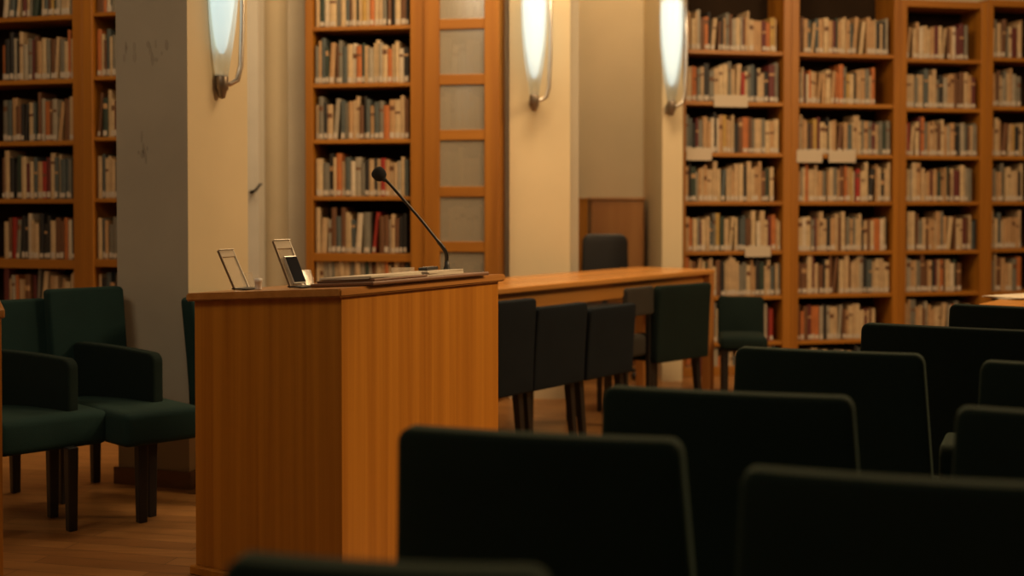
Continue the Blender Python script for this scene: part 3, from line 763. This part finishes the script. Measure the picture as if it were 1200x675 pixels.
# open-backed chair with grey-brown band
p = on_line(733, .06); q_ = on_line(764, .06)
rr = (q_-p); rr.z = 0; rr.normalize()
Tb = thing('open_back_chair', Vector(((p.x+q_.x)/2, (p.y+q_.y)/2, 0)), math.atan2(rr.y, rr.x), 'grey-brown chair with an open gap under its backrest at the table', 'chair')
wb = (q_-p).length
link_mesh('backrest', pad_bm(wb, .60, .765, .035, rtop=.02, rim=.01, curve=.01), M['fabric_tp'], Tb, True)
link_mesh('seat', cushion_bm(wb*.96, .36, .355, .48, .2), M['fabric_tp'], Tb, True)
for x_, y_, h_ in ((-wb/2+.02, .01, .72), (wb/2-.02, .01, .72), (-wb/2+.03, .34, .36), (wb/2-.03, .34, .36)):
    link_mesh('leg', leg_bm(x_, y_, h_, .028, .024), M['leg'], Tb)
# low chair beyond the table end, facing the room
pL_ = at_z(841, 347, .64); 
c_r = Vector((-.97, .22, 0)).normalized()      # its own right hand side points to the left of the photo
pR_ = at_z(895, 347.5, .64)
chair(None, None, .64, 'low dark chair facing the room in front of the right bookcases', None, mat='fabric_dk', pts=[(pR_.x, pR_.y), (pL_.x, pL_.y)], seat_z=.42, zbot=.33, depth=.40, lean=.03, taper=.0, curve=.0)

# ------------------------------------------------------------------ recess: cabinet and office chair
cx0 = at_D(692, 237, 9.75).x; cx1 = at_D(755, 237, 9.75).x; czt = z_at(231.5, 9.75)
Tc = thing('wooden_cabinet', (cx0, 9.75, 0), 0, 'shoulder-high wooden cabinet in the recess behind the office chair', 'cabinet')
W = cx1-cx0
boxobj('body', 0, W, .02, .42, 0, czt-.02, M['cab'], Tc)
boxobj('top_board', -.01, W+.01, -.01, .43, czt-.02, czt, M['cab'], Tc)
d_ = boxobj('door', .01, W-.012, 0, .0195, .05, czt-.03, M['cab'], Tc)
bm = bmesh.new(); lathe(bm, [(.006, 0), (.012, .012), (.012, .02)], seg=12); bmesh.ops.rotate(bm, verts=bm.verts, matrix=Matrix.Rotation(PI/2, 3, 'X')); bmesh.ops.translate(bm, verts=bm.verts, vec=(.05, 0, .9)); link_mesh('knob', bm, M['darkmetal'], d_, True)
sx = at_D(672, 237, 9.6).x
To = thing('cabinet_side_face', (sx, 9.62, 0), .35, 'darker left side face of the recess cabinet, made as a separate board', 'board')  # separate board standing in for the cabinet's darker left side face
boxobj('panel', 0, .12, 0, .025, 0, czt-.02, M['case_v'], To)
boxobj('cap_rail', -.002, .122, -.004, .029, czt-.0195, czt-.004, M['case_h'], To)
ox = at_D(709, 237, 9.3).x
Tk = thing('office_chair', (ox, 9.05, 0), PI, 'black office swivel chair behind the long table', 'chair')
zt_o = z_at(274, 9.3)
link_mesh('backrest', pad_bm(.345, .6, zt_o, .04, rtop=.06, rbot=.04, rim=.015, taper=.05, curve=.02, y0=-.25), M['blackp'], Tk, True)
link_mesh('seat', cushion_bm(.42, .40, .44, .52, .0), M['blackp'], Tk, True)
bm = bmesh.new(); tube(bm, [(0, 0, .1), (0, 0, .44)], .025); link_mesh('gas_column', bm, M['darkmetal'], Tk, True)
bm = bmesh.new(); addbox(bm, -.02, .02, -.26, -.02, .41, .435, 0, .003); addbox(bm, -.02, .02, -.28, -.26, .41, .68, 0, .003); link_mesh('back_bracket', bm, M['blackp'], Tk)
for k_ in range(5):
    a = 2*PI*k_/5+.3
    bm = bmesh.new(); tube(bm, [(0, 0, .1), (.2*math.cos(a), .2*math.sin(a), .065)], [.022, .014]); l_ = link_mesh('base_arm', bm, M['blackp'], Tk, True)
    bm = bmesh.new(); tube(bm, [(.2*math.cos(a)-.015*math.sin(a), .2*math.sin(a)+.015*math.cos(a), .027), (.2*math.cos(a)+.015*math.sin(a), .2*math.sin(a)-.015*math.cos(a), .027)], .026, 14); link_mesh('caster', bm, M['blackp'], l_, True)
for s in (-1, 1):
    bm = bmesh.new(); tube(bm, [(s*.15, -.05, .45), (s*.205, -.05, .47), (s*.205, -.06, .68)], .012); ar = link_mesh('arm_support', bm, M['blackp'], Tk, True)
    bm = bmesh.new(); addbox(bm, s*.205-.025, s*.205+.025, -.2, .08, .682, .71, 0, .01); link_mesh('arm_pad', bm, M['white'] if s < 0 else M['blackp'], ar, True)

# ------------------------------------------------------------------ audience chairs (seen from behind)
G = 'dark green upholstered chairs in the audience rows'
Z = .86
AUD = [((268, 650), (642, 668), .84, 'dark chair nearest the camera, only its top edge at the bottom left', ()),
       ((470, 499), (799, 515), Z, 'large dark chair back directly right of the lectern front', ()),
       ((709, 452), (1000, 465), Z, 'dark chair back in second row, in front of the table chairs', (1,)),
       ((863, 406), (1083, 415), Z, 'dark chair back in third row with armrest showing on its right', (1,)),
       ((1011, 378), (1222, 388), Z, 'wide dark chair back in the fourth row, near the right side', ()),
       ((1114, 356), (1300, 364), Z, 'farthest dark chair back, against the right-hand table', ()),
       ((870, 547), (1262, 570), Z, 'large dark chair back in the bottom right corner', ()),
       ((1121, 476), (1420, 492), Z, 'dark chair back cut by the right edge, lower of two', ()),
       ((1150, 422), (1395, 434), Z, 'dark chair back cut by the right edge, upper of two', ())]
for i, (a, b_, z_, lb, arms) in enumerate(AUD):
    if i == 0:
        chair((268, 650), (642, 668), .84, lb, G, arms=arms, depth=.40, lean=.05, seat_z=.43)
    else:
        chair(a, b_, z_, lb, G, arms=arms, mat='fabric' if i not in (4, 5) else 'fabric_dk')

# ------------------------------------------------------------------ chairs on the left
def pxy(px, D): return ((px-600)/F*D, D)
# two tall-backed armchairs side by side, facing right and towards the room, armrest on the far side
ff = Vector((.70, -.714, 0)).normalized(); fr_ = Vector((ff.y, -ff.x, 0))
for (px_, D_), wd, ap, z_, legs_, lb in (((140, 5.60), .34, [(-1.845, 5.41), (-1.425, 5.15)], .884, [(177, 605), (166, 612), (112, 565), (62, 606)], 'tall dark green armchair with its seat reaching the left side of the lectern'),
                                     ((52, 5.41), .44, [(-2.11, 5.14), (-1.70, 4.955)], .845, [(84, 622), (75, 590), (18, 577), (-30, 640)], 'tall dark green armchair at the left edge, nearer of the pair')):
    A_ = Vector(((px_-600)/F*D_, D_, 0)); B_ = A_ + fr_*wd
    chair(None, None, z_, lb, 'tall dark green armchairs left of the lectern', name='armchair', pts=[(A_.x, A_.y), (B_.x, B_.y)], w=wd, mat='fabric2', armmat='fabric_dk',
          legs=legs_, seat_z=.437, zbot=.30, depth=.60 if px_ == 140 else .49, lean=.06, taper=.0, curve=0, rtop=.02, arm_pts=ap, arm_top=.662)

# chair seen edge-on behind the lectern
cpt = at_z(217, 349, .843); cpt.z = 0
rv = Vector((-.2, -.98, 0)).normalized()
f1 = cpt; f0 = cpt - rv*.36
print('C', f0, f1)
chair(None, None, .843, 'dark teal chair seen edge-on between the pier and the lectern', None, mat='fabric2', pts=[(f0.x, f0.y), (f1.x, f1.y)], curve=0, taper=.04, lean=.05)

# second wooden desk cut by the left edge
e = at_D(4.5, 237, 3.85); zt2 = z_at(362, 3.85)
Td = thing('wooden_desk', (e.x-.905*math.cos(.41), e.y-.905*math.sin(.41), 0), .41, 'wooden desk corner cut off by the left edge of the photo', 'desk')
boxobj('side_panel', .87, .895, .0, .45, 0, zt2-.028, M['lect'], Td)
boxobj('side_panel', .0, .025, .0, .45, 0, zt2-.028, M['lect'], Td)
boxobj('front_panel', .0255, .8695, .43, .45, .1, zt2-.028, M['lect'], Td)
boxobj('tabletop', -.01, .905, -.01, .46, zt2-.0275, zt2, M['lect_top'], Td, .005)

# table at the right with papers
zt3 = .79
r0 = at_z(1147, 356, zt3)
Tr = thing('reading_table', (r0.x, r0.y, 0), -.62, 'wooden table at the right edge behind the farthest chair', 'table')
boxobj('tabletop', 0, 1.5, 0, .72, zt3-.03, zt3, M['table'], Tr, .005)
boxobj('apron', .06, 1.44, .05, .07, zt3-.11, zt3-.0305, M['table'], Tr)
boxobj('apron', .06, 1.44, .65, .67, zt3-.11, zt3-.0305, M['table'], Tr)
for a, b_ in ((.02, .02), (1.42, .02), (.02, .64), (1.42, .64)): boxobj('leg', a, a+.06, b_, b_+.06, 0, zt3-.0305, M['table_v'], Tr)
pp_ = at_z(1185, 349, zt3)
o = thing('paper_sheets', (pp_.x+.05, pp_.y, zt3+.001), .2, 'white papers lying on the table at the right edge', 'papers')
for i in range(4):
    bm = bmesh.new(); addbox(bm, -.15, .15, -.1, .1, i*.0025, i*.0025+.002); bmesh.ops.rotate(bm, verts=bm.verts, matrix=Matrix.Rotation(i*.12, 3, 'Z')); link_mesh('sheet', bm, M['paper'], o)

# ------------------------------------------------------------------ light
def area(name, loc, target, size, power, col, sizey=None):
    l = bpy.data.lights.new(name, 'AREA'); l.energy = power; l.color = col; l.size = size
    if sizey: l.shape = 'RECTANGLE'; l.size_y = sizey
    o = bpy.data.objects.new(name, l); COL.objects.link(o); o.location = loc
    o.rotation_euler = (Vector(target)-Vector(loc)).to_track_quat('-Z', 'Y').to_euler()
    return o
WARM = (1, .67, .34); WARM2 = (1, .69, .38)
area('ceiling_light_right', (3.4, 6.4, 3.9), (3.4, 9.0, 1.6), 1.6, 53, WARM2, 1.0)
area('ceiling_light_key', (3.9, 5.2, 3.4), (-.6, 5.2, .7), .9, 95, WARM, .9)
area('ceiling_light_middle', (.5, 6.6, 3.9), (.3, 7.9, .6), 1.2, 66, WARM2, 1.0)
area('fill_light_aisle', (-.8, 7.1, 3.95), (-.4, 7.1, 0), .9, 30, WARM, .9)  # unseen lamp, added to lift the floor and cases past the table
area('fill_light_recess', (.85, 9.2, 4.1), (.85, 9.7, 0), .5, 30, WARM2, .5)  # no lamp known here; added to brighten the recess wall and cabinet
area('ceiling_light_left', (-1.9, 6.1, 3.95), (-2.0, 7.9, 1.3), 1.2, 26, WARM2, .8)
area('fill_light_front', (-2.6, 2.2, 3.9), (-1.7, 5.6, 1.7), 1.6, 39, (1, .78, .52), 1.2)  # unseen fill from the camera side, raises the grey pier face
area('fill_light_rear', (.6, -1.5, 4.0), (.6, 3.0, .6), 1.5, 24, (1, .85, .6), 1.2)  # weak fill added behind the camera for the nearest chair backs
sp = bpy.data.lights.new('fill_spot', 'SPOT'); sp.energy = 520; sp.color = WARM; sp.spot_size = math.radians(26); sp.spot_blend = .8; sp.shadow_soft_size = .12  # added spot, brightens the lectern's right face only
so = bpy.data.objects.new('fill_spot', sp); COL.objects.link(so); so.location = (3.3, 3.7, 3.9)
so.rotation_euler = (Vector((-.15, 4.5, .45))-so.location).to_track_quat('-Z', 'Y').to_euler()
w = bpy.data.worlds.new('world'); bpy.context.scene.world = w; w.use_nodes = True
w.node_tree.nodes['Background'].inputs[0].default_value = (.9, .75, .55, 1); w.node_tree.nodes['Background'].inputs[1].default_value = .05

vs = bpy.context.scene.view_settings
vs.view_transform = 'Standard'; vs.look = 'None'; vs.gamma = 1; vs.exposure = 0; vs.use_curve_mapping = False
print('BOOKS', len(BOOKS))
